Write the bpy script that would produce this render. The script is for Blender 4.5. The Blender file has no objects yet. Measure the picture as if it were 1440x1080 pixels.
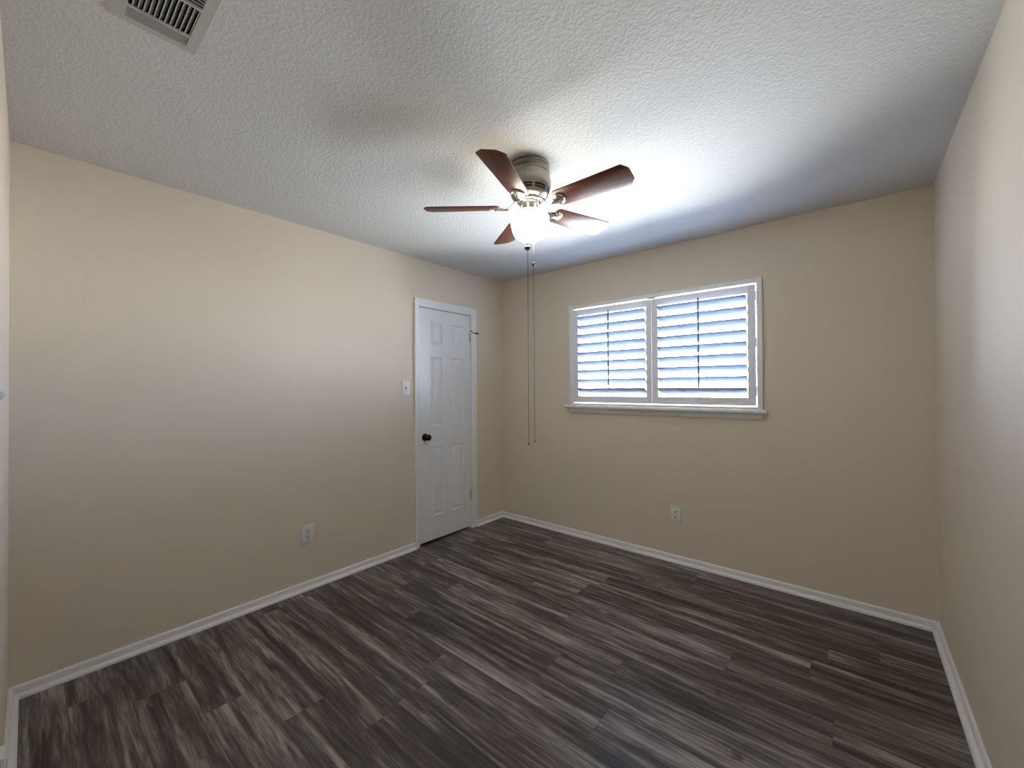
import bpy, bmesh, math, random
from mathutils import Vector, Matrix
PI = math.pi
sc = bpy.context.scene
col = sc.collection

# ------------------------------------------------------------------ measures (metres)
W, L, H = 3.1645, 3.2469, 2.44        # room: x 0..W (left to right), y 0..L (near wall to window wall)

# ------------------------------------------------------------------ camera
CAM = Vector((2.8203, 0.0540, 1.3443))
YAW, PITCH, ROLL = -0.69885, 0.0081, -0.0064
F_PX = 571.79
s_, c_ = math.sin(YAW), math.cos(YAW)
fw = Vector((s_*math.cos(PITCH), c_*math.cos(PITCH), math.sin(PITCH)))
rt = Vector((c_, -s_, 0)); up = rt.cross(fw)
rt2 = rt*math.cos(ROLL) + up*math.sin(ROLL)
up2 = up*math.cos(ROLL) - rt*math.sin(ROLL)
cam = bpy.data.cameras.new('camera'); cam_o = bpy.data.objects.new('camera', cam); col.objects.link(cam_o)
cam.sensor_fit = 'HORIZONTAL'; cam.sensor_width = 36.0
cam.lens = 36.0*F_PX/1440.0
cam.clip_start = 0.005; cam.clip_end = 100
m = Matrix((rt2, up2, -fw)).transposed().to_4x4(); m.translation = CAM
cam_o.matrix_world = m
sc.camera = cam_o

# ------------------------------------------------------------------ exposure, world, daylight, lamp strength
sc.view_settings.view_transform = 'Standard'; sc.view_settings.look = 'None'
sc.view_settings.gamma = 1.0; sc.view_settings.use_curve_mapping = False
sc.view_settings.exposure = 0.42
DAY_STRENGTH = 100.0
# daylight outside by direction (sine of the elevation): sunlit pavement below, hazy horizon, blue sky above
GND, SKY = (1.04, 1.08, 1.16), (0.86, 1.04, 1.46)
DAY_STOPS = [(-1.0, 0.15, GND), (-0.72, 0.25, GND), (-0.68, 0.38, GND), (-0.52, 0.38, GND), (-0.48, 0.29, GND), (-0.31, 0.29, GND),
             (-0.28, 0.13, GND), (-0.17, 0.13, GND), (-0.13, 0.50, GND), (-0.02, 0.50, GND), (0.02, 0.44, SKY), (0.14, 0.44, SKY), (0.20, 0.30, SKY), (1.0, 0.30, SKY)]
LAMP = (1.0, 0.95, 0.78); LAMP_STRENGTH = 13.5       # opal globe of the fan

world = bpy.data.worlds.new('sky'); sc.world = world; world.use_nodes = True
nt = world.node_tree; nt.nodes.clear()
wo = nt.nodes.new('ShaderNodeOutputWorld'); bg = nt.nodes.new('ShaderNodeBackground')
tc = nt.nodes.new('ShaderNodeTexCoord'); sp = nt.nodes.new('ShaderNodeSeparateXYZ')
rmp = nt.nodes.new('ShaderNodeValToRGB'); mr = nt.nodes.new('ShaderNodeMapRange')
nt.links.new(tc.outputs['Generated'], sp.inputs[0])
mr.inputs[1].default_value = -1; mr.inputs[2].default_value = 1
nt.links.new(sp.outputs['Z'], mr.inputs[0]); nt.links.new(mr.outputs[0], rmp.inputs[0])
e = rmp.color_ramp.elements
while len(e) > 1: e.remove(e[-1])
for i, (z_, f_, c3) in enumerate(DAY_STOPS):
    q = e[0] if i == 0 else e.new((z_+1)/2)
    q.position = (z_+1)/2; q.color = (c3[0]*f_, c3[1]*f_, c3[2]*f_, 1)
nt.links.new(rmp.outputs[0], bg.inputs[0]); bg.inputs[1].default_value = DAY_STRENGTH
nt.links.new(bg.outputs[0], wo.inputs[0])

# a portal only guides sampling of the daylight through the window opening; it gives off no light itself
pl = bpy.data.lights.new('daylight_portal', 'AREA'); pl.shape = 'RECTANGLE'; pl.size = 1.42; pl.size_y = 0.83
pl.cycles.is_portal = True
plo = bpy.data.objects.new('daylight_portal', pl); col.objects.link(plo)
plo.location = (1.594, L + 0.135, 1.622); plo.rotation_euler = (-PI/2, 0, 0)

# ------------------------------------------------------------------ materials
def mat(name):
    mm = bpy.data.materials.new(name); mm.use_nodes = True
    n = mm.node_tree; b = n.nodes['Principled BSDF']
    return mm, n, b
def plain(name, colr, rough=0.5, metal=0.0, spec=None):
    mm, n, b = mat(name)
    b.inputs['Base Color'].default_value = (*colr, 1); b.inputs['Roughness'].default_value = rough
    b.inputs['Metallic'].default_value = metal
    if spec is not None: b.inputs['Specular IOR Level'].default_value = spec
    return mm
def bumpy(name, colr, rough, scale, strength, dist, detail=3.0, kind='noise', var=0.03):
    mm, n, b = mat(name)
    geo = n.nodes.new('ShaderNodeNewGeometry')
    t = n.nodes.new('ShaderNodeTexNoise'); t.inputs['Scale'].default_value = scale; t.inputs['Detail'].default_value = detail
    n.links.new(geo.outputs['Position'], t.inputs['Vector'])
    bp = n.nodes.new('ShaderNodeBump'); bp.inputs['Strength'].default_value = strength; bp.inputs['Distance'].default_value = dist
    if kind == 'knockdown':
        r = n.nodes.new('ShaderNodeValToRGB'); r.color_ramp.elements[0].position = 0.42; r.color_ramp.elements[1].position = 0.62
        n.links.new(t.outputs['Fac'], r.inputs[0]); n.links.new(r.outputs[0], bp.inputs['Height'])
    else:
        n.links.new(t.outputs['Fac'], bp.inputs['Height'])
    n.links.new(bp.outputs[0], b.inputs['Normal'])
    t2 = n.nodes.new('ShaderNodeTexNoise'); t2.inputs['Scale'].default_value = 1.3; t2.inputs['Detail'].default_value = 4
    n.links.new(geo.outputs['Position'], t2.inputs['Vector'])
    mx = n.nodes.new('ShaderNodeMix'); mx.data_type = 'RGBA'
    mx.inputs[6].default_value = (*[c*(1-var) for c in colr], 1); mx.inputs[7].default_value = (*[min(1, c*(1+var)) for c in colr], 1)
    n.links.new(t2.outputs['Fac'], mx.inputs[0]); n.links.new(mx.outputs[2], b.inputs['Base Color'])
    b.inputs['Roughness'].default_value = rough
    return mm
M = {}
M['wall'] = bumpy('beige_wall_paint', (0.80, 0.70, 0.575), 0.7, 170, 0.22, 0.004)
M['ceiling'] = bumpy('textured_white_ceiling_paint', (0.70, 0.70, 0.69), 0.85, 85, 0.28, 0.005, 2.0, 'knockdown', 0.01)
M['trim'] = bumpy('white_gloss_trim_paint', (0.90, 0.90, 0.89), 0.35, 90, 0.04, 0.002)
M['door'] = bumpy('white_door_paint', (0.88, 0.89, 0.91), 0.35, 110, 0.05, 0.002)
M['shutter'] = plain('white_shutter_lacquer', (0.90, 0.90, 0.91), 0.4)
M['louver'] = plain('sky_shaded_louver_lacquer', (0.29, 0.325, 0.40), 0.45)  # same white slats as the panels; backlit shade and sky blue painted into the colour
M['door'].node_tree.nodes['Principled BSDF'].inputs['Specular IOR Level'].default_value = 0.75
M['rod'] = plain('backlit_shade_tilt_rod', (0.20, 0.22, 0.25), 0.4, 0.3)  # rod darkened: its shade against the bright window is put into the colour
M['plate'] = plain('white_plastic_cover', (0.86, 0.86, 0.84), 0.3)
M['pale_grey'] = plain('pale_grey_plastic', (0.50, 0.50, 0.48), 0.4)
M['slot_grey'] = plain('shadow_grey_plastic', (0.16, 0.16, 0.16), 0.5)
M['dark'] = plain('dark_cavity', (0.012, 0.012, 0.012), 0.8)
M['bronze'] = plain('dark_bronze_metal', (0.030, 0.018, 0.014), 0.22, 0.85)
M['rubber'] = plain('black_rubber', (0.012, 0.012, 0.013), 0.5)
M['nickel'] = plain('brushed_nickel', (0.34, 0.315, 0.28), 0.34, 1.0)
M['chrome'] = plain('polished_nickel', (0.74, 0.72, 0.69), 0.14, 1.0)
M['steel'] = plain('painted_hinge_steel', (0.62, 0.63, 0.65), 0.4, 0.3)
M['cord'] = plain('dark_cord', (0.06, 0.055, 0.05), 0.7)
M['fob'] = plain('dull_metal_fob', (0.075, 0.072, 0.07), 0.45, 0.3)
M['register'] = plain('off_white_register_enamel', (0.52, 0.52, 0.49), 0.5)
M['vinyl'] = plain('white_window_vinyl', (0.80, 0.81, 0.82), 0.4)
# opal lamp globe: it gives off the room's lamp light
mm, n, b = mat('lit_opal_glass')
b.inputs['Base Color'].default_value = (0.9, 0.9, 0.9, 1); b.inputs['Roughness'].default_value = 0.25
b.inputs['Emission Color'].default_value = (*LAMP, 1); b.inputs['Emission Strength'].default_value = LAMP_STRENGTH
M['globe'] = mm
# window glass: clear with a fresnel reflection
mm, n, b = mat('clear_window_glass'); n.nodes.remove(b)
tr = n.nodes.new('ShaderNodeBsdfTransparent'); gl = n.nodes.new('ShaderNodeBsdfGlossy'); gl.inputs['Roughness'].default_value = 0.0
tr.inputs[0].default_value = (0.95, 0.97, 0.97, 1)
fr = n.nodes.new('ShaderNodeFresnel'); fr.inputs[0].default_value = 1.35
ms = n.nodes.new('ShaderNodeMixShader'); n.links.new(fr.outputs[0], ms.inputs[0]); n.links.new(tr.outputs[0], ms.inputs[1]); n.links.new(gl.outputs[0], ms.inputs[2])
n.links.new(ms.outputs[0], n.nodes['Material Output'].inputs[0])
M['glass'] = mm
# red-brown blade wood, grain along the blade (object x)
mm, n, b = mat('red_mahogany_blade_wood')
tcn = n.nodes.new('ShaderNodeTexCoord'); mp = n.nodes.new('ShaderNodeMapping'); mp.inputs['Scale'].default_value = (3, 45, 10)
nz = n.nodes.new('ShaderNodeTexNoise'); nz.inputs['Scale'].default_value = 1.6; nz.inputs['Detail'].default_value = 6; nz.inputs['Distortion'].default_value = 0.6
r = n.nodes.new('ShaderNodeValToRGB'); r.color_ramp.elements[0].color = (0.058, 0.013, 0.008, 1); r.color_ramp.elements[1].color = (0.19, 0.054, 0.024, 1)
r.color_ramp.elements[0].position = 0.3; r.color_ramp.elements[1].position = 0.7
n.links.new(tcn.outputs['Object'], mp.inputs[0]); n.links.new(mp.outputs[0], nz.inputs['Vector']); n.links.new(nz.outputs['Fac'], r.inputs[0])
n.links.new(r.outputs[0], b.inputs['Base Color']); b.inputs['Roughness'].default_value = 0.38
M['blade'] = mm
# grey-brown vinyl planks: per-plank tone comes from a face attribute, grain runs along x
def floor_material():
    mm, n, b = mat('grey_brown_plank_floor')
    def node(t): return n.nodes.new(t)
    geo = node('ShaderNodeNewGeometry'); at = node('ShaderNodeAttribute'); at.attribute_name = 'plank'
    sa = node('ShaderNodeSeparateColor'); n.links.new(at.outputs['Color'], sa.inputs[0])
    off = node('ShaderNodeVectorMath'); off.operation = 'SCALE'; off.inputs[3].default_value = 17.0
    n.links.new(at.outputs['Vector'], off.inputs[0])
    add = node('ShaderNodeVectorMath'); add.operation = 'ADD'
    n.links.new(geo.outputs['Position'], add.inputs[0]); n.links.new(off.outputs[0], add.inputs[1])
    def noise(scale, detail, dist=0.0, rough=0.5):
        mp = node('ShaderNodeMapping'); mp.inputs['Scale'].default_value = scale
        n.links.new(add.outputs[0], mp.inputs[0])
        t = node('ShaderNodeTexNoise'); t.inputs['Scale'].default_value = 1.0; t.inputs['Detail'].default_value = detail
        t.inputs['Distortion'].default_value = dist; t.inputs['Roughness'].default_value = rough
        n.links.new(mp.outputs[0], t.inputs['Vector']); return t.outputs['Fac']
    def math_(op, a, bb, clamp=False):
        x = node('ShaderNodeMath'); x.operation = op; x.use_clamp = clamp
        for i, v in enumerate((a, bb)):
            if isinstance(v, (int, float)): x.inputs[i].default_value = v
            else: n.links.new(v, x.inputs[i])
        return x.outputs[0]
    bands = noise((0.9, 15, 1), 2.0, 0.7)          # broad soft streaks
    mid = noise((4.5, 60, 1), 4.0, 0.8)            # grain
    fine = noise((14, 330, 1), 3.0, 0.0)           # fine lines
    knots = noise((5, 22, 1), 2.0, 1.2)
    v = math_('ADD', math_('MULTIPLY', math_('SUBTRACT', bands, 0.5), 1.25), 0.5)
    v = math_('ADD', v, math_('MULTIPLY', math_('SUBTRACT', mid, 0.5), 0.85))
    v = math_('ADD', v, math_('MULTIPLY', math_('SUBTRACT', fine, 0.5), 0.42))
    v = math_('ADD', v, math_('MULTIPLY', math_('SUBTRACT', sa.outputs[0], 0.5), 0.10))
    kk = node('ShaderNodeMapRange'); kk.inputs[1].default_value = 0.66; kk.inputs[2].default_value = 0.80; n.links.new(knots, kk.inputs[0])
    v = math_('SUBTRACT', v, math_('MULTIPLY', kk.outputs[0], 0.28))
    r = node('ShaderNodeValToRGB'); el = r.color_ramp.elements
    el[0].position = 0.22; el[0].color = (0.020, 0.0135, 0.0115, 1)
    el[1].position = 0.82; el[1].color = (0.40, 0.365, 0.335, 1)
    for p_, c_ in ((0.42, (0.070, 0.0535, 0.047, 1)), (0.58, (0.165, 0.141, 0.130, 1))):
        q = el.new(p_); q.color = c_
    n.links.new(v, r.inputs[0])
    # thin joints between planks from the face uv (0..1 across and along each plank)
    uv = node('ShaderNodeUVMap'); uv.uv_map = 'edge'
    su = node('ShaderNodeSeparateXYZ'); n.links.new(uv.outputs[0], su.inputs[0])
    dx = math_('MINIMUM', su.outputs[0], su.outputs[1])
    j = node('ShaderNodeMapRange'); j.inputs[1].default_value = 0.0002; j.inputs[2].default_value = 0.0014; n.links.new(dx, j.inputs[0])
    mx = node('ShaderNodeMix'); mx.data_type = 'RGBA'; mx.blend_type = 'MIX'
    mx.inputs[6].default_value = (0.030, 0.024, 0.022, 1)
    # patches of pinkish and greenish grey
    hue = noise((1.6, 11, 1), 2.0, 0.4)
    hr = node('ShaderNodeValToRGB'); hr.color_ramp.elements[0].position = 0.35; hr.color_ramp.elements[1].position = 0.65
    hr.color_ramp.elements[0].color = (1.06, 0.98, 0.98, 1); hr.color_ramp.elements[1].color = (0.95, 1.01, 0.97, 1); n.links.new(hue, hr.inputs[0])
    tint = node('ShaderNodeMix'); tint.data_type = 'RGBA'; tint.blend_type = 'MULTIPLY'; tint.inputs[0].default_value = 1.0
    n.links.new(r.outputs[0], tint.inputs[6]); n.links.new(hr.outputs[0], tint.inputs[7])
    n.links.new(j.outputs[0], mx.inputs[0]); n.links.new(tint.outputs[2], mx.inputs[7])
    b.inputs['Specular IOR Level'].default_value = 0.7
    n.links.new(mx.outputs[2], b.inputs['Base Color'])
    rr = node('ShaderNodeMapRange'); rr.inputs[3].default_value = 0.42; rr.inputs[4].default_value = 0.28; n.links.new(mid, rr.inputs[0])
    n.links.new(rr.outputs[0], b.inputs['Roughness'])
    bp = node('ShaderNodeBump'); bp.inputs['Strength'].default_value = 0.25; bp.inputs['Distance'].default_value = 0.0015
    n.links.new(math_('ADD', math_('MULTIPLY', fine, 0.6), mid), bp.inputs['Height']); n.links.new(bp.outputs[0], b.inputs['Normal'])
    return mm
M['floor'] = floor_material()

# ------------------------------------------------------------------ mesh helpers
class MB:
    """Collects shapes into one bmesh; build() links them as one mesh object."""
    def __init__(s): s.bm = bmesh.new()
    def box(s, a, b, bev=0.0, seg=2, rot=None, pivot=None):
        t = bmesh.new(); bmesh.ops.create_cube(t, size=1.0)
        a, b = Vector(a), Vector(b); c = (a+b)/2; d = b-a
        for v in t.verts: v.co = Vector((v.co.x*d.x, v.co.y*d.y, v.co.z*d.z)) + c
        if bev: bmesh.ops.bevel(t, geom=list(t.edges), offset=bev, segments=seg, affect='EDGES', profile=0.5)
        if rot is not None:
            p = Vector(pivot) if pivot is not None else c
            for v in t.verts: v.co = rot @ (v.co-p) + p
        s._merge(t); return s
    def _merge(s, t):
        bmesh.ops.recalc_face_normals(t, faces=list(t.faces))
        me = bpy.data.meshes.new('tmp'); t.to_mesh(me); t.free(); s.bm.from_mesh(me); bpy.data.meshes.remove(me)
    def lathe(s, prof, c=(0, 0, 0), axis='z', n=48, skip=None, mtx=None):
        """prof: (radius, height) pairs; axis z through c; skip(i_row, i_seg) leaves a face out."""
        t = bmesh.new(); rows = []
        for (r, h) in prof:
            if r < 1e-6: rows.append([t.verts.new((0, 0, h))])
            else: rows.append([t.verts.new((r*math.cos(2*PI*i/n), r*math.sin(2*PI*i/n), h)) for i in range(n)])
        for k in range(len(rows)-1):
            A, B = rows[k], rows[k+1]
            for i in range(n):
                if skip and skip(k, i): continue
                j = (i+1) % n
                if len(A) == 1 and len(B) == 1: continue
                if len(A) == 1: t.faces.new((A[0], B[i], B[j]))
                elif len(B) == 1: t.faces.new((A[i], A[j], B[0]))
                else: t.faces.new((A[i], A[j], B[j], B[i]))
        R = Matrix.Identity(4)
        if axis == 'x': R = Matrix.Rotation(PI/2, 4, 'Y')
        if axis == 'y': R = Matrix.Rotation(-PI/2, 4, 'X')
        if mtx is not None: R = mtx
        for v in t.verts: v.co = (R @ v.co.to_4d()).to_3d() + Vector(c)
        s._merge(t); return s
    def tube(s, pts, r, n=10, flat=None):
        """sweep a round (or flat: (half_width, half_thickness)) section along pts"""
        t = bmesh.new(); pts = [Vector(p) for p in pts]; rows = []; ref = Vector((0, 1, 0)) if flat else None
        for i, p in enumerate(pts):
            d = (pts[min(i+1, len(pts)-1)] - pts[max(i-1, 0)]).normalized()
            if ref is None:
                ref = Vector((1, 0, 0)) if abs(d.x) < 0.9 else Vector((0, 1, 0))
            u = (ref - d*ref.dot(d)).normalized(); w = d.cross(u)
            rr = r[i] if isinstance(r, (list, tuple)) else r
            if flat:
                hw, ht = flat[i] if isinstance(flat[0], tuple) else flat
                ring = [(math.cos(2*PI*q/n), math.sin(2*PI*q/n)) for q in range(n)]
                ring = [(math.copysign(abs(a)**0.5, a)*hw, math.copysign(abs(b2)**0.5, b2)*ht) for a, b2 in ring]
            else:
                ring = [(rr*math.cos(2*PI*q/n), rr*math.sin(2*PI*q/n)) for q in range(n)]
            rows.append([t.verts.new(p + u*a + w*b2) for a, b2 in ring])
        for A, B in zip(rows, rows[1:]):
            for i in range(n): t.faces.new((A[i], A[(i+1) % n], B[(i+1) % n], B[i]))
        t.faces.new(rows[0][::-1]); t.faces.new(rows[-1])
        s._merge(t); return s
    def prism(s, poly, axis, a, b, bev=0.0):
        """extrude a 2D polygon along an axis from a to b"""
        t = bmesh.new()
        def P(u, v, w):
            return {'x': (w, u, v), 'y': (u, w, v), 'z': (u, v, w)}[axis]
        A = [t.verts.new(P(u, v, a)) for u, v in poly]; B = [t.verts.new(P(u, v, b)) for u, v in poly]
        t.faces.new(A); t.faces.new(B[::-1]); n = len(poly)
        for i in range(n): t.faces.new((A[i], B[i], B[(i+1) % n], A[(i+1) % n]))
        if bev:
            bmesh.ops.recalc_face_normals(t, faces=list(t.faces))
            bmesh.ops.bevel(t, geom=list(t.edges), offset=bev, segments=2, affect='EDGES', profile=0.5)
        s._merge(t); return s
    def build(s, name, material, parent=None, smooth=None, mtx=None):
        me = bpy.data.meshes.new(name); s.bm.to_mesh(me); s.bm.free()
        me.materials.append(M[material] if isinstance(material, str) else material)
        o = bpy.data.objects.new(name, me); col.objects.link(o)
        if mtx is not None: o.matrix_world = mtx
        if parent is not None:
            o.parent = parent
        if smooth is not None:
            for p_ in me.polygons: p_.use_smooth = True
            try: me.set_sharp_from_angle(angle=math.radians(smooth))
            except Exception: pass
        return o
def empty(name, loc):
    o = bpy.data.objects.new(name, None); col.objects.link(o); o.location = loc; o.empty_display_size = 0.05
    return o
def tag(o, label, cat, group=None, kind=None):
    o['label'] = label; o['category'] = cat
    if group: o['group'] = group
    if kind: o['kind'] = kind
    return o
def structure(o, label, cat): return tag(o, label, cat, None, 'structure')

# ------------------------------------------------------------------ room shell
T = 0.14
DY0, DY1, DZ = 2.1840, 2.7930, 2.0360          # closet door opening in the left wall
CY0, CY1, CZ = 2.1355, 2.8575, 2.1046          # outer edges of its casing
JO = 0.012                                     # the rough opening is a little larger than the jamb
WX0, WX1, WZ0, WZ1 = 0.872, 2.3215, 1.196, 2.046   # window opening
b_ = MB()
b_.box((-T, -T, 0), (0, DY0-JO, H)); b_.box((-T, DY1+JO, 0), (0, L+T, H)); b_.box((-T, DY0-JO, DZ+JO), (0, DY1+JO, H))
structure(b_.build('wall_left', 'wall'), 'long beige wall holding the white six-panel door', 'wall')
b_ = MB()
b_.box((0, L, 0), (WX0, L+T, H)); b_.box((WX1, L, 0), (W, L+T, H)); b_.box((WX0, L, 0), (WX1, L+T, WZ0)); b_.box((WX0, L, WZ1), (WX1, L+T, H))
structure(b_.build('wall_back', 'wall'), 'beige wall holding the shuttered window', 'wall')
structure(MB().box((W, -T, 0), (W+T, L+T, H)).build('wall_right', 'wall'), 'bare wall along the right edge of the photo', 'wall')
structure(MB().box((0, -T, 0), (W, 0, H)).build('wall_front', 'wall'), 'sliver of bright wall along the left edge of the photo', 'wall')

# ceiling with an opening for the air register
VX0, VX1, VY0, VY1 = 1.206, 1.454, 0.228, 0.378
b_ = MB()
b_.box((-T, -T, H), (W+T, VY0, H+0.1)); b_.box((-T, VY1, H), (W+T, L+T, H+0.1))
b_.box((-T, VY0, H), (VX0, VY1, H+0.1)); b_.box((VX1, VY0, H), (W+T, VY1, H+0.1))
structure(b_.build('ceiling', 'ceiling'), 'white textured ceiling over the room', 'ceiling')

# floor: planks laid along x
rnd = random.Random(5)
PWD, PLN = 0.182, 1.22
joint = {}
for yj, xj in ((2.255, 2.340), (1.891, 1.945), (1.527, 2.025), (1.345, 1.222), (0.981, 1.335), (0.799, 1.045), (0.617, 0.750)):
    joint[int(round((yj-0.091-0.162)/PWD))] = xj
bm = bmesh.new(); uvl = bm.loops.layers.uv.new('edge'); cl = bm.loops.layers.float_color.new('plank')
X0, X1, Y0, Y1 = -0.72, W+T, -T, L+T
# uv stores the distance to the nearest plank side (needs a vertex ring at the middle line of each plank)
def plank(xa, xb, ya, yb):
    c4 = (rnd.random(), rnd.random(), rnd.random(), 1)
    hx, hy = (xb-xa)/2, (yb-ya)/2; h = min(hx, hy)
    xs = [(xa, 0), (xa+h, h), (xb-h, h), (xb, 0)]; ys = [(ya, 0), ((ya+yb)/2, hy), (yb, 0)]
    if xb-xa < 2*h+1e-4: xs = [(xa, 0), ((xa+xb)/2, hx), (xb, 0)]
    V = [[bm.verts.new((x, y, 0)) for y, _ in ys] for x, _ in xs]
    for i in range(len(xs)-1):
        for j in range(2):
            f = bm.faces.new((V[i][j], V[i+1][j], V[i+1][j+1], V[i][j+1]))
            for lp in f.loops:
                for ii in (i, i+1):
                    for jj in (j, j+1):
                        if lp.vert is V[ii][jj]: lp[uvl].uv = (xs[ii][1], ys[jj][1])
                lp[cl] = c4
row = -2
while True:
    ya = 0.162 + row*PWD; yb = ya + PWD
    if ya > Y1: break
    ya_, yb_ = max(ya, Y0), min(yb, Y1)
    if yb_ > ya_ + 0.01:
        xj = joint.get(row, None)
        if xj is None: xj = rnd.uniform(0, PLN)
        x = xj - PLN*math.ceil((xj-X0)/PLN)
        while x < X1:
            a, bb = max(x, X0), min(x+PLN, X1)
            if bb-a > 0.01: plank(a, bb, ya_, yb_)
            x += PLN
    row += 1
# slab body below the planks
for co in (((X0, Y0), (X0, Y1)), ((X0, Y1), (X1, Y1)), ((X1, Y1), (X1, Y0)), ((X1, Y0), (X0, Y0))):
    (xa, ya), (xb, yb) = co
    bm.faces.new([bm.verts.new(q) for q in ((xa, ya, 0), (xb, yb, 0), (xb, yb, -0.08), (xa, ya, -0.08))])
bm.faces.new([bm.verts.new(q) for q in ((X0, Y0, -0.08), (X0, Y1, -0.08), (X1, Y1, -0.08), (X1, Y0, -0.08))])
mb = MB(); mb.bm.free(); mb.bm = bm
structure(mb.build('floor', 'floor'), 'dark grey-brown wood plank floor', 'floor')

# dark closet behind the door
b_ = MB()
b_.box((-0.72, DY0-0.2, 0), (-0.68, DY1+0.2, H)); b_.box((-0.68, DY0-0.24, 0), (-T, DY0-0.2, H)); b_.box((-0.68, DY1+0.2, 0), (-T, DY1+0.24, H))
structure(b_.build('wall_closet', 'wall'), 'closet walls behind the shut white door', 'wall')
structure(MB().box((-0.72, DY0-0.24, H), (-T, DY1+0.24, H+0.1)).build('ceiling_closet', 'ceiling'), 'closet ceiling behind the shut white door', 'ceiling')

# ------------------------------------------------------------------ baseboards, each with its shoe moulding
BT, BH, SH = 0.012, 0.0535, 0.019
def base_profile(sgn, o):      # (u: distance from the wall plane into the room, v: height)
    return [(o, 0.0), (o+sgn*BT, 0.0), (o+sgn*BT, BH-0.008), (o+sgn*(BT-0.003), BH-0.002), (o+sgn*(BT-0.006), BH), (o, BH)]
def shoe_profile(sgn, o):
    pts = [(o+sgn*BT, 0.0)]
    for i in range(7):
        a = (PI/2)*i/6
        pts.append((o+sgn*(BT+0.004+0.015*math.cos(a)), 0.004+0.015*math.sin(a)))
    return [pts[0], (o+sgn*(BT+SH), 0.0)] + pts[1:] + [(o+sgn*BT, SH)]
def baseboard(name, axis, a, b, sgn, o, label, sa=0.0, sb=0.0):
    ob = MB().prism(base_profile(sgn, o), axis, a, b).build(name, 'trim')
    structure(ob, label, 'baseboard')
    MB().prism(shoe_profile(sgn, o), axis, a+sa, b-sb).build('shoe_moulding', 'trim', ob, smooth=40)
baseboard('baseboard_left', 'x' if False else 'y', 0.0, CY0, 1, 0.0, 'white baseboard on the long wall left of the door')
baseboard('baseboard_left', 'y', CY1, L, 1, 0.0, 'short white baseboard between the door and the far corner')
baseboard('baseboard_right', 'y', 0.0, L, -1, W, 'white baseboard along the right wall')
baseboard('baseboard_back', 'x', BT, W-BT, -1, L, 'white baseboard under the window', SH, SH)
baseboard('baseboard_front', 'x', BT, W-BT, 1, 0.0, 'white baseboard on the near wall at lower left corner', SH, SH)

# ------------------------------------------------------------------ door casing and door
b_ = MB(); ct = 0.018
def casing_prof(w):  # stepped section, seen along the run: (across, out)
    return [(0, 0), (w, 0), (w, 0.009), (w-0.012, 0.013), (0.014, ct), (0.003, ct), (0, ct-0.003)]
# jambs and head inside the opening, with door stops
b_.box((-T, DY0-JO, 0), (0.0, DY0, DZ)); b_.box((-T, DY1, 0), (0.0, DY1+JO, DZ)); b_.box((-T, DY0-JO, DZ), (0.0, DY1+JO, DZ+JO))
b_.box((-0.052, DY0, 0), (-0.042, DY0+0.012, DZ)); b_.box((-0.052, DY1-0.012, 0), (-0.042, DY1, DZ)); b_.box((-0.052, DY0+0.012, DZ-0.012), (-0.042, DY1-0.012, DZ))
# casing boards (outer edge thicker)
b_.prism([(0, CY0), (ct, CY0), (ct, CY0+0.014), (0.010, DY0-0.004), (0.006, DY0-0.001), (0, DY0-0.001)], 'z', 0.0, DZ+0.02)
b_.prism([(0, CY1), (ct, CY1), (ct, CY1-0.014), (0.010, DY1+0.004), (0.006, DY1+0.001), (0, DY1+0.001)], 'z', 0.0, DZ+0.02)
b_.prism([(0, CZ), (ct, CZ), (ct, CZ-0.016), (0.010, DZ+0.005), (0.006, DZ+0.001), (0, DZ+0.001)], 'y', CY0, CY1)
# the head's profile is (x, z) along y; prism 'y' takes (u=x, v=z)
structure(b_.build('trim_1', 'trim'), 'white casing around the six-panel door', 'trim')

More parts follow.
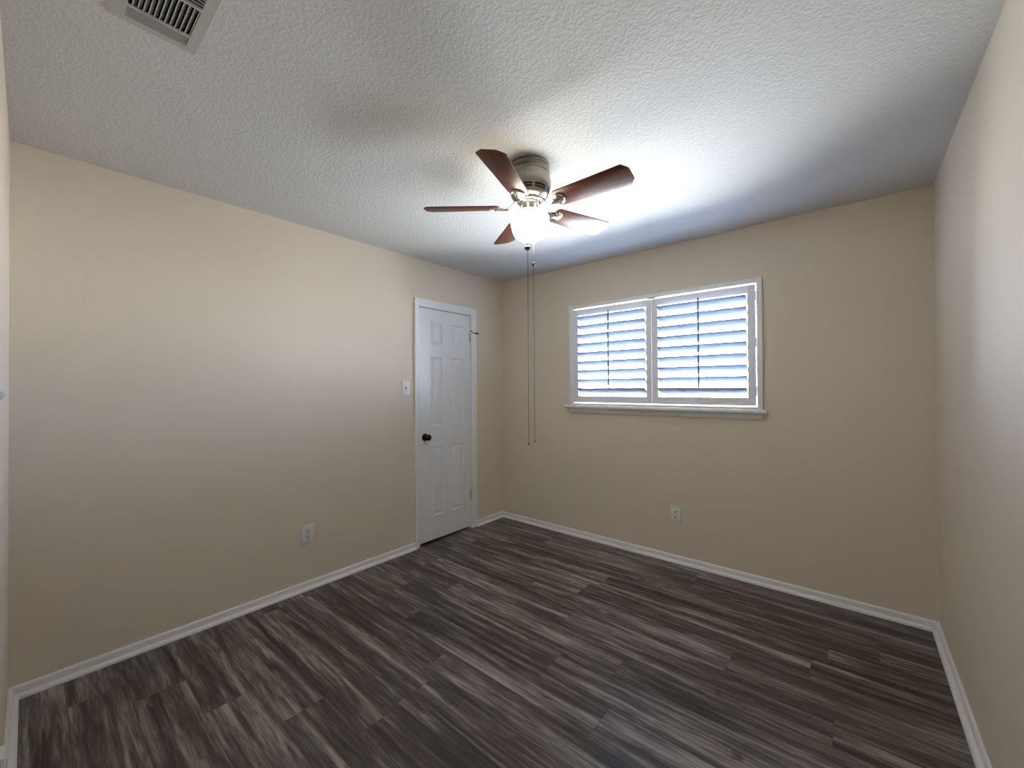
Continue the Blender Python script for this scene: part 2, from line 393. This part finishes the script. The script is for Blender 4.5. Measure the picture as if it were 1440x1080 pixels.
def door_slab():
    t = bmesh.new()
    y0, y1, z0, z1 = DY0+0.004, DY1-0.003, 0.020, DZ-0.004
    xf, xb = -0.003, -0.038
    cols = [(2.314, 2.447), (2.556, 2.698)]; rows = [(0.224, 0.826), (1.010, 1.614), (1.724, 1.923)]
    ys = sorted([y0, y1] + [v for c in cols for v in c]); zs = sorted([z0, z1] + [v for r_ in rows for v in r_])
    V = {}
    def v(y, z, x=xf):
        k = (round(y, 5), round(z, 5), round(x, 5))
        if k not in V: V[k] = t.verts.new((x, y, z))
        return V[k]
    def quad(a, b2, c, d): t.faces.new((a, b2, c, d))
    for i in range(len(ys)-1):
        for j in range(len(zs)-1):
            ya, yb, za, zb = ys[i], ys[i+1], zs[j], zs[j+1]
            if (ya, yb) in cols and (za, zb) in rows:
                prev = (ya, yb, za, zb, xf)
                for ins, dx in ((0.003, -0.003), (0.009, -0.0100), (0.014, -0.0110), (0.031, -0.0020), (0.033, -0.0012)):
                    cur = (ya+ins, yb-ins, za+ins, zb-ins, xf+dx)
                    P = [v(prev[0], prev[2], prev[4]), v(prev[1], prev[2], prev[4]), v(prev[1], prev[3], prev[4]), v(prev[0], prev[3], prev[4])]
                    C = [v(cur[0], cur[2], cur[4]), v(cur[1], cur[2], cur[4]), v(cur[1], cur[3], cur[4]), v(cur[0], cur[3], cur[4])]
                    for q in range(4): quad(P[q], P[(q+1) % 4], C[(q+1) % 4], C[q])
                    prev = cur
                quad(*C)
            else:
                quad(v(ya, za), v(yb, za), v(yb, zb), v(ya, zb))
    # sides and back
    fr_ = [(y, z0) for y in ys] + [(y1, z) for z in zs[1:]] + [(y, z1) for y in ys[::-1][1:]] + [(y0, z) for z in zs[::-1][1:-1]]
    n_ = len(fr_)
    for i in range(n_):
        (ya, za), (yb, zb) = fr_[i], fr_[(i+1) % n_]
        quad(v(ya, za), v(ya, za, xb), v(yb, zb, xb), v(yb, zb))
    t.faces.new([v(y, z, xb) for y, z in fr_])
    mb = MB(); mb._merge(t)
    return mb
door = structure(door_slab().build('door_1', 'door'), 'white six-panel door with a dark bronze knob', 'door')
knob = MB().lathe([(0, 0.0), (0.030, 0.0), (0.032, 0.003), (0.030, 0.008), (0.018, 0.012), (0.012, 0.016), (0.0115, 0.026), (0.018, 0.032),
                   (0.0255, 0.040), (0.028, 0.049), (0.026, 0.058), (0.019, 0.065), (0.009, 0.068), (0, 0.0685)], (-0.003, 2.246, 0.921), 'x', 40).build('door_knob', 'bronze', door, smooth=60)
knob['label'] = 'dark bronze door knob'
lp = MB().box((-0.030, DY0+0.0005, 0.895), (-0.0025, DY0+0.0045, 0.948)).build('latch_plate', 'bronze', door)
for zc in (1.822, 1.08, 0.323):
    h_ = MB()
    h_.lathe([(0, -0.05), (0.0035, -0.05), (0.0055, -0.045), (0.0055, 0.045), (0.0035, 0.05), (0, 0.05)], (0.004, DY1-0.001, zc), 'z', 14)
    h_.box((-0.003, DY1-0.022, zc-0.045), (-0.0015, DY1-0.004, zc+0.045))
    if zc != 1.08: h_.build('hinge', 'steel', door, smooth=40)
    else: h_.bm.free()
ds = MB()
ds.tube([(0.006, 2.802, 1.890), (0.010, 2.806, 1.880), (0.016, 2.815, 1.872), (0.024, 2.835, 1.868), (0.030, 2.850, 1.868)], 0.0042, 10)
ds.lathe([(0, -0.006), (0.006, -0.006), (0.007, 0), (0.006, 0.006), (0, 0.006)], (0.005, 2.797, 1.886), 'z', 14)
ds.lathe([(0, 0), (0.010, 0.0), (0.0105, 0.008), (0.007, 0.014), (0.003, 0.034), (0, 0.036)], (0.029, 2.845, 1.868), 'y', 16)
ds.build('hinge_door_stop', 'rubber', door, smooth=50)['label'] = 'black hinge stop with a bumper'

# ------------------------------------------------------------------ window: frame, sill, apron, glass
CT = 0.020
w_ = MB()
FX0, FX1, FZ0, FZ1 = 0.836, 2.353, 1.181, 2.077
yo = L - CT
# casing (left, right, top), sides of the reveal behind it
w_.box((FX0, yo, FZ0), (WX0, L, FZ1), 0.003); w_.box((WX1, yo, FZ0), (FX1, L, FZ1), 0.003); w_.box((FX0+0.002, yo+0.0008, WZ1), (FX1-0.002, L, FZ1-0.001), 0.003)
win = structure(w_.build('window_1', 'trim', smooth=30), 'white-framed window with plantation shutters', 'window')
r_ = MB()
r_.box((WX0, L, WZ0), (WX0+0.004, L+T, WZ1)); r_.box((WX1-0.004, L, WZ0), (WX1, L+T, WZ1)); r_.box((WX0+0.004, L, WZ1-0.003), (WX1-0.004, L+T, WZ1)); r_.box((WX0+0.004, L, WZ0), (WX1-0.004, L+T, WZ0+0.003))
r_.build('reveal', 'trim', win)
MB().box((0.806, L-0.056, 1.158), (2.377, L+0.0, FZ0), 0.006, 3).build('window_sill', 'trim', win, smooth=40)
MB().prism([(L, 1.113), (L-0.008, 1.113), (L-0.016, 1.128), (L-0.018, 1.142), (L-0.018, 1.158), (L, 1.158)], 'x', 0.836, 2.349).build('apron', 'trim', win)
s0 = MB(); gy = L+0.085
s0.box((WX0+0.004, gy-0.02, WZ0+0.003), (WX0+0.018, gy+0.02, WZ1-0.003)); s0.box((WX1-0.016, gy-0.02, WZ0+0.003), (WX1-0.004, gy+0.02, WZ1-0.003))
s0.box((WX0+0.018, gy-0.02, WZ0+0.003), (WX1-0.016, gy+0.02, WZ0+0.018)); s0.box((WX0+0.018, gy-0.02, WZ1-0.018), (WX1-0.016, gy+0.02, WZ1-0.003))
s0.box((1.577, gy-0.02, WZ0+0.018), (1.612, gy+0.02, WZ1-0.018))
s0.build('sash', 'vinyl', win)
for xa, xb in ((WX0+0.018, 1.577), (1.612, WX1-0.016)):
    MB().box((xa, gy-0.003, WZ0+0.018), (xb, gy+0.003, WZ1-0.018)).build('pane', 'glass', win)
MB().box((1.572, L-0.014, 2.0405), (1.618, L+0.006, 2.046)).build('catch', 'bronze', win)

# ------------------------------------------------------------------ plantation shutters
TH = math.radians(38)
def louver_mesh(xa, xb, zc, yc):
    poly = []
    for i in range(20):
        a = 2*PI*i/20
        u = 0.0445*math.cos(a); v = 0.0055*math.sin(a)*(1-0.15*abs(math.cos(a)))
        # u<0: room side (toward -y), tilted up
        poly.append((yc + u*math.cos(TH) + v*math.sin(TH), zc - u*math.sin(TH) + v*math.cos(TH)))
    return MB().prism(poly, 'x', xa, xb)
def shutter(x0, x1, st0, st1, hinge_x, label):
    yf, yb = L-0.014, L+0.014; z0, z1 = 1.2065, 2.0365; zo0, zo1 = 1.263, 1.979
    root = tag(empty('shutter_panel', ((x0+x1)/2, L, z0)), label, 'window shutter', 'plantation shutter panels in the window')
    def put(mb, name, mt='shutter', smooth=None):
        o = mb.build(name, mt, root, smooth)
        o.matrix_parent_inverse = Matrix.Translation(root.location).inverted()
        return o
    put(MB().box((x0, yf, z0), (x0+st0, yb, z1), 0.002), 'stile'); put(MB().box((x1-st1, yf, z0), (x1, yb, z1), 0.002), 'stile')
    put(MB().box((x0+st0, yf+0.001, z0), (x1-st1, yb-0.001, zo0), 0.0015), 'rail'); put(MB().box((x0+st0, yf+0.001, zo1), (x1-st1, yb-0.001, z1), 0.0015), 'rail')
    p_ = (zo1-zo0)/9; xa, xb = x0+st0+0.003, x1-st1-0.003
    for i in range(9):
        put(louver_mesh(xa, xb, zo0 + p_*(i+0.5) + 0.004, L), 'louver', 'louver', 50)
    xc = (x0+st0+x1-st1)/2
    put(MB().box((xc-0.006, L-0.052, 1.325), (xc+0.006, L-0.038, 1.992), 0.003), 'tilt_rod', 'rod', 40)
    for zc in (1.955, 1.640, 1.310):
        h_ = MB().lathe([(0, -0.032), (0.004, -0.032), (0.004, 0.032), (0, 0.032)], (hinge_x, L-0.016, zc), 'z', 12)
        put(h_, 'hinge', smooth=40)
    return root
shutter(0.8735, 1.5945, 0.054, 0.044, 0.8735, 'left plantation shutter panel, the narrower-looking one nearer the door')
shutter(1.5985, 2.3125, 0.048, 0.048, 2.3155, 'right plantation shutter panel, with a bright slit and hinges at its right edge')

# ------------------------------------------------------------------ wall plates
def at_root(root):
    def put(mb, name, mt, smooth=None, parent=None):
        o = mb.build(name, mt, parent or root, smooth)
        if parent is None: o.matrix_parent_inverse = Matrix.Translation(root.location).inverted()
        return o
    return put
def duplex_plate(root, B, screw_mat='plate'):
    """B(u, v, d): point u along the wall, v up, d out of the wall, from the plate centre"""
    put = at_root(root)
    def bx(mb, u0, u1, v0, v1, d0, d1, bev=0.0):
        a, b2 = Vector(B(u0, v0, d0)), Vector(B(u1, v1, d1))
        lo = Vector([min(a[i], b2[i]) for i in range(3)]); hi = Vector([max(a[i], b2[i]) for i in range(3)])
        return mb.box(lo, hi, bev)
    return put, bx
def outlet(loc, B, label, w=0.078, h=0.122, th=0.007):
    root = tag(empty('electrical_outlet', loc), label, 'outlet', None)
    put, bx = duplex_plate(root, B)
    put(bx(MB(), -w/2, w/2, -h/2, h/2, 0, th, 0.0025), 'cover_plate', 'plate', 40)
    for s in (1, -1):
        f = put(bx(MB(), -0.0165, 0.0165, s*0.0195-0.014, s*0.0195+0.014, th-0.001, th+0.002, 0.0012), 'socket', 'plate', 40)
        for u0, u1, v0, v1 in ((-0.0095, -0.0052, -0.001, 0.0095), (0.0052, 0.0095, -0.001, 0.0095), (-0.0032, 0.0032, -0.0115, -0.0045)):
            put(bx(MB(), u0, u1, s*0.0195+v0, s*0.0195+v1, th+0.0012, th+0.0024), 'prong_slot', 'dark', None, f)['label'] = 'dark prong slot'
    put(bx(MB(), -0.003, 0.003, -0.003, 0.003, th-0.0005, th+0.0012, 0.0006), 'screw', 'pale_grey')
    return root
oc = Vector((0.0, 1.2645, 0.369))
outlet(oc, lambda u, v, d: (d, oc.y+u, oc.z+v), 'white electrical outlet low on the long wall left of the door')
nc = Vector((0.88, 0.0, 0.215))
outlet(nc, lambda u, v, d: (nc.x+u, d, nc.z+v), 'white outlet plate seen edge-on above the baseboard in the lower left corner', 0.075, 0.118, 0.013)

# toggle light switch left of the door
sc_ = Vector((0.0, 2.0505, 1.345))
sw = tag(empty('light_switch', sc_), 'white toggle light switch on the wall beside the door casing', 'light switch')
SB = lambda u, v, d: (d, sc_.y+u, sc_.z+v)
put, bx = duplex_plate(sw, SB)
put(bx(MB(), -0.0365, 0.0365, -0.0585, 0.0585, 0, 0.007, 0.0025), 'cover_plate', 'plate', 40)
put(bx(MB(), -0.006, 0.006, -0.0125, 0.0125, 0.0062, 0.0074), 'toggle_slot', 'slot_grey')
tg = MB(); tg.box((0.004, sc_.y-0.0045, sc_.z-0.005), (0.026, sc_.y+0.0045, sc_.z+0.005), 0.0015, rot=Matrix.Rotation(math.radians(-28), 3, 'Y'), pivot=(0.004, sc_.y, sc_.z))
put(tg, 'toggle', 'plate', 40)
for s in (1, -1):
    put(MB().lathe([(0, 0.006), (0.0035, 0.006), (0.0033, 0.0078), (0, 0.0082)], (0, sc_.y, sc_.z+s*0.030), 'x', 14), 'screw', 'pale_grey', 40)

# phone / cable jack under the window
jc = Vector((1.767, L, 0.3655))
jk = tag(empty('wall_jack', jc), 'white phone and cable jack plate low on the wall under the window', 'wall jack')
put, bx = duplex_plate(jk, lambda u, v, d: (jc.x+u, L-d, jc.z+v))
JB = lambda u, v, d: (jc.x+u, L-d, jc.z+v)
put(bx(MB(), -0.040, 0.040, -0.0605, 0.0605, 0, 0.007, 0.0025), 'cover_plate', 'plate', 40)
p1 = put(bx(MB(), -0.009, 0.009, 0.009, 0.028, 0.006, 0.0085, 0.0008), 'phone_socket', 'plate', 40)
put(bx(MB(), -0.0055, 0.0055, 0.013, 0.023, 0.0080, 0.0088), 'socket_hole', 'dark', None, p1)
p2 = put(MB().lathe([(0, 0.004), (0.0065, 0.004), (0.0065, 0.009), (0.0045, 0.0095), (0.0045, 0.016), (0.003, 0.016), (0.003, 0.010), (0, 0.010)], (jc.x, L, jc.z-0.020), mtx=Matrix.Rotation(PI/2, 4, 'X'), n=16), 'cable_connector', 'nickel', 40)
for s in (1, -1):
    put(MB().lathe([(0, 0.006), (0.0035, 0.006), (0.0033, 0.0076), (0, 0.008)], (jc.x, L, jc.z+s*0.046), mtx=Matrix.Rotation(PI/2, 4, 'X'), n=14), 'screw', 'pale_grey', 40)

# small rounded fitting on the near wall, at the very left edge
wb = MB().box((1.365, 0.0, 1.3235), (1.445, 0.0205, 1.3445), 0.008, 4).build('wall_fitting', 'pale_grey', smooth=50)
tag(wb, 'small pale grey rounded fitting on the near wall at the left edge, mid height', 'wall fitting')

# ------------------------------------------------------------------ ceiling air register
rg = tag(empty('air_register', ((VX0+VX1)/2, (VY0+VY1)/2, H)), 'off-white slatted air register in the ceiling at the top left', 'air vent')
put = at_root(rg)
RX0, RX1, RY0, RY1 = 1.180, 1.480, 0.196, 0.406
fr_ = MB(); zt = H; zb = H-0.007
def ring(mb, o, i, z0, z1):
    (ox0, ox1, oy0, oy1), (ix0, ix1, iy0, iy1) = o, i
    t = bmesh.new()
    A = [t.verts.new((x, y, z0)) for x, y in ((ox0, oy0), (ox1, oy0), (ox1, oy1), (ox0, oy1))]
    B = [t.verts.new((x, y, z1)) for x, y in ((ix0, iy0), (ix1, iy0), (ix1, iy1), (ix0, iy1))]
    for q in range(4): t.faces.new((A[q], A[(q+1) % 4], B[(q+1) % 4], B[q]))
    bmesh.ops.recalc_face_normals(t, faces=list(t.faces))
    me = bpy.data.meshes.new('tmp'); t.to_mesh(me); t.free(); mb.bm.from_mesh(me); bpy.data.meshes.remove(me)
o4 = (RX0, RX1, RY0, RY1); i4 = (RX0+0.004, RX1-0.004, RY0+0.004, RY1-0.004); j4 = (VX0+0.004, VX1-0.004, VY0+0.004, VY1-0.004)
ring(fr_, o4, i4, zt, zb+0.001); ring(fr_, i4, j4, zb+0.001, zb); ring(fr_, j4, j4, zb, zt+0.004); ring(fr_, j4, o4, zt+0.004, zt)
for xd in (1.2555, 1.388): fr_.box((xd, VY0+0.004, zb), (xd+0.008, VY1-0.004, zb+0.004))
put(fr_, 'register_frame', 'register')
def slat(mb, a, b, along, ang):
    """thin strip from a to b (bottom edge centre line), tilted by ang about its length"""
    a, b = Vector(a), Vector(b)
    if along == 'y': mb.box((a.x-0.0008, a.y, a.z), (a.x+0.0008, b.y, a.z+0.014), rot=Matrix.Rotation(ang, 3, 'Y'), pivot=(a.x, a.y, a.z))
    else: mb.box((a.x, a.y-0.0005, a.z), (b.x, a.y+0.0005, a.z+0.014), rot=Matrix.Rotation(ang, 3, 'X'), pivot=(a.x, a.y, a.z))
def one_slat(*a):
    g = MB(); slat(g, *a); put(g, 'slat', 'register')
for i in range(4): one_slat((1.2135+i*0.0115, VY0+0.005, zb), (0, VY1-0.005, 0), 'y', math.radians(18))
for i in range(12): one_slat((1.264, VY0+0.012+i*0.0118, zb), (1.3875, 0, 0), 'x', math.radians(-42))
for i in range(4): one_slat((1.402+i*0.0125, VY0+0.005, zb), (0, VY1-0.005, 0), 'y', math.radians(-30))
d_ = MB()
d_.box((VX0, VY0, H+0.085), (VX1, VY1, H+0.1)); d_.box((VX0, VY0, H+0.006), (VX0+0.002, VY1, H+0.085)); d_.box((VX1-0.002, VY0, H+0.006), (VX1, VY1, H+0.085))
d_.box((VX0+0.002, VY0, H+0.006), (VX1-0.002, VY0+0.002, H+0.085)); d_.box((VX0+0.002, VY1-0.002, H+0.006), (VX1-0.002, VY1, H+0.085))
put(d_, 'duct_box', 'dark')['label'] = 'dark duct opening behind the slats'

# ------------------------------------------------------------------ ceiling fan
FXC, FYC, FZB = 1.5998, 1.6510, 2.2345
fan = tag(empty('ceiling_fan', (FXC, FYC, H)), 'five-blade ceiling fan with mahogany blades, nickel motor and a lit white globe', 'ceiling fan')
put = at_root(fan)
prof = [(0.0, 2.4395), (0.099, 2.4395), (0.101, 2.436), (0.101, 2.424), (0.098, 2.420), (0.0985, 2.408), (0.1015, 2.404), (0.1025, 2.392), (0.100, 2.388),
        (0.101, 2.376), (0.105, 2.366), (0.1075, 2.352), (0.1075, 2.338), (0.105, 2.326), (0.101, 2.317),
        (0.0995, 2.314), (0.0975, 2.3065), (0.0965, 2.303), (0.0935, 2.2955), (0.0925, 2.2925), (0.086, 2.282), (0.074, 2.274), (0.066, 2.271), (0.0, 2.271)]
def slots(k, i):
    return k in (15, 17) and (i % 12) not in (0, 1)
put(MB().lathe(prof, (FXC, FYC, 0), n=96, skip=slots), 'motor_housing', 'nickel', 35)
put(MB().lathe([(0, 2.318), (0.092, 2.318), (0.088, 2.288), (0, 2.288)], (FXC, FYC, 0), n=48), 'motor_core', 'dark', 35)['label'] = 'dark core behind the vent slots'
put(MB().lathe([(0, 2.2705), (0.058, 2.2705), (0.061, 2.268), (0.061, 2.259), (0.057, 2.256), (0, 2.256)], (FXC, FYC, 0), n=64), 'blade_hub', 'chrome', 35)
put(MB().lathe([(0, 2.2555), (0.043, 2.2555), (0.0445, 2.253), (0.0445, 2.222), (0.048, 2.219), (0.048, 2.2105), (0, 2.2105)], (FXC, FYC, 0), n=64), 'light_fitter', 'nickel', 35)
gprof = [(0.0, 2.2105), (0.046, 2.2105), (0.052, 2.2095), (0.070, 2.205), (0.084, 2.198), (0.093, 2.189), (0.0968, 2.178), (0.0965, 2.168), (0.0935, 2.150), (0.089, 2.130),
         (0.083, 2.110), (0.076, 2.095), (0.066, 2.085), (0.052, 2.0785), (0.035, 2.0755), (0.0, 2.0745)]
put(MB().lathe(gprof, (FXC, FYC, 0), n=64), 'lamp_globe', 'globe', 80)['label'] = 'glowing white opal glass globe'

PITCHB = -0.2522; PH0 = 0.0384; RT = 0.522
def blade_mb():
    pts = [(0.150, -0.036), (0.158, -0.047), (0.172, -0.0525), (RT-0.024, -0.0655), (RT-0.001, -0.034), (RT, -0.030), (RT, 0.030), (RT-0.001, 0.034), (RT-0.024, 0.0655), (0.172, 0.0525), (0.158, 0.047), (0.150, 0.036)]
    return MB().prism(pts, 'z', -0.003, 0.003, 0.0012)
def iron_mb():
    p_ = MB()
    cp, sp_ = math.cos(PITCHB), math.sin(PITCHB)
    def unp(r, z): return (r, z*sp_, z*cp)     # level hub point seen in the pitched blade's own axes
    # tongue under the blade, rounded at its outer end
    pts = [(0.122, -0.020)]
    for i in range(13):
        a = -PI/2 + PI*i/12
        pts.append((0.172 + 0.030*math.cos(a), 0.034*math.sin(a)))
    pts += [(0.122, 0.020)]
    p_.prism(pts, 'z', -0.0075, -0.0032, 0.0012)
    # raised rim along the rounded end and a central rib
    arc = [(0.170 + 0.027*math.cos(-PI/2 + PI*i/14), 0.031*math.sin(-PI/2 + PI*i/14), -0.0085) for i in range(15)]
    p_.tube(arc, 0.0028, 8)
    p_.tube([(0.112, 0, -0.0078), (0.150, 0, -0.0095), (0.176, 0, -0.0085)], 0, 12, flat=[(0.013, 0.004), (0.011, 0.0035), (0.007, 0.0015)])
    # gooseneck bar up to the hub
    p_.tube([unp(0.054, 0.030), unp(0.066, 0.0285), unp(0.078, 0.022), unp(0.090, 0.008), unp(0.100, -0.004), (0.112, 0, -0.0085), (0.128, 0, -0.0070)], 0, 14,
            flat=[(0.013, 0.0035), (0.0125, 0.0035), (0.0115, 0.0038), (0.011, 0.004), (0.012, 0.004), (0.0165, 0.0038), (0.020, 0.0030)])
    return p_
def screw_mb(r_, t_):
    return MB().lathe([(0, -0.0095), (0.0035, -0.0093), (0.0045, -0.0075), (0, -0.0072)], (r_, t_, 0), n=12)
proto = None
for i in range(5):
    a = PH0 + i*2*PI/5
    mtx = Matrix.Translation((FXC, FYC, FZB)) @ Matrix.Rotation(a, 4, 'Z') @ Matrix.Rotation(PITCHB, 4, 'X')
    loc = Matrix.Translation(-Vector((FXC, FYC, H))) @ mtx
    if proto is None:
        bl = blade_mb().build('blade', 'blade', fan, smooth=30)
        ir = iron_mb().build('blade_bracket', 'chrome', bl, smooth=40)
        proto = (bl, ir) + tuple(screw_mb(*q).build('bracket_screw', 'nickel', bl, smooth=40) for q in ((0.185, 0.0), (0.158, 0.020), (0.158, -0.020)))
    else:
        bl = proto[0].copy(); col.objects.link(bl); bl.parent = fan
        for q in proto[1:]:
            c2 = q.copy(); col.objects.link(c2); c2.parent = bl
    bl.matrix_local = loc

# pull chains: a bead chain over the globe, a fob, a long cord with a small tip
to_cam = Vector((CAM.x-FXC, CAM.y-FYC, 0)).normalized(); side = Vector((-to_cam.y, to_cam.x, 0))    # side points right as seen from the lens
def pull(rad, sid, front, zf, zend, fob):
    d = to_cam*front; base = Vector((FXC, FYC, 0))
    def P(r_, z): return base + d*r_ + side*sid + Vector((0, 0, z))
    hang = P(rad, 0)
    pts = [P(0.0465, 2.232), P(0.055, 2.2255), P(0.075, 2.2115), P(0.090, 2.200), P(rad-0.0008, 2.187), P(rad, 2.170), P(rad, zf+0.008)]
    ch = put(MB().tube(pts, 0.0011, 8), 'pull_chain', 'nickel', 60)
    if fob == 'disc':
        fb = MB().lathe([(0, 0.010), (0.003, 0.010), (0.010, 0.007), (0.0155, 0.001), (0.0150, -0.005), (0.009, -0.010), (0.003, -0.012), (0, -0.012)], (hang.x, hang.y, zf), n=28)
    else:
        fb = MB().lathe([(0, 0.012), (0.004, 0.011), (0.0095, 0.004), (0.0105, 0.0), (0.0095, -0.006), (0.004, -0.012), (0, -0.013)], (hang.x, hang.y, zf), n=8)
    put(fb, 'pull_fob', 'fob', 40, ch)
    put(MB().tube([(hang.x, hang.y, zf-0.011), (hang.x, hang.y, zend+0.006)], 0.0012, 8), 'pull_cord', 'cord', 60, ch)
    put(MB().lathe([(0, 0.007), (0.0022, 0.006), (0.003, 0.0), (0.0022, -0.006), (0, -0.007)], (hang.x, hang.y, zend), n=12), 'cord_tip', 'cord', 60, ch)
pull(0.1005, -0.0105, 1, 2.000, 1.078, 'disc')
pull(0.1005, 0.0185, -1, 1.985, 1.065, 'hex')
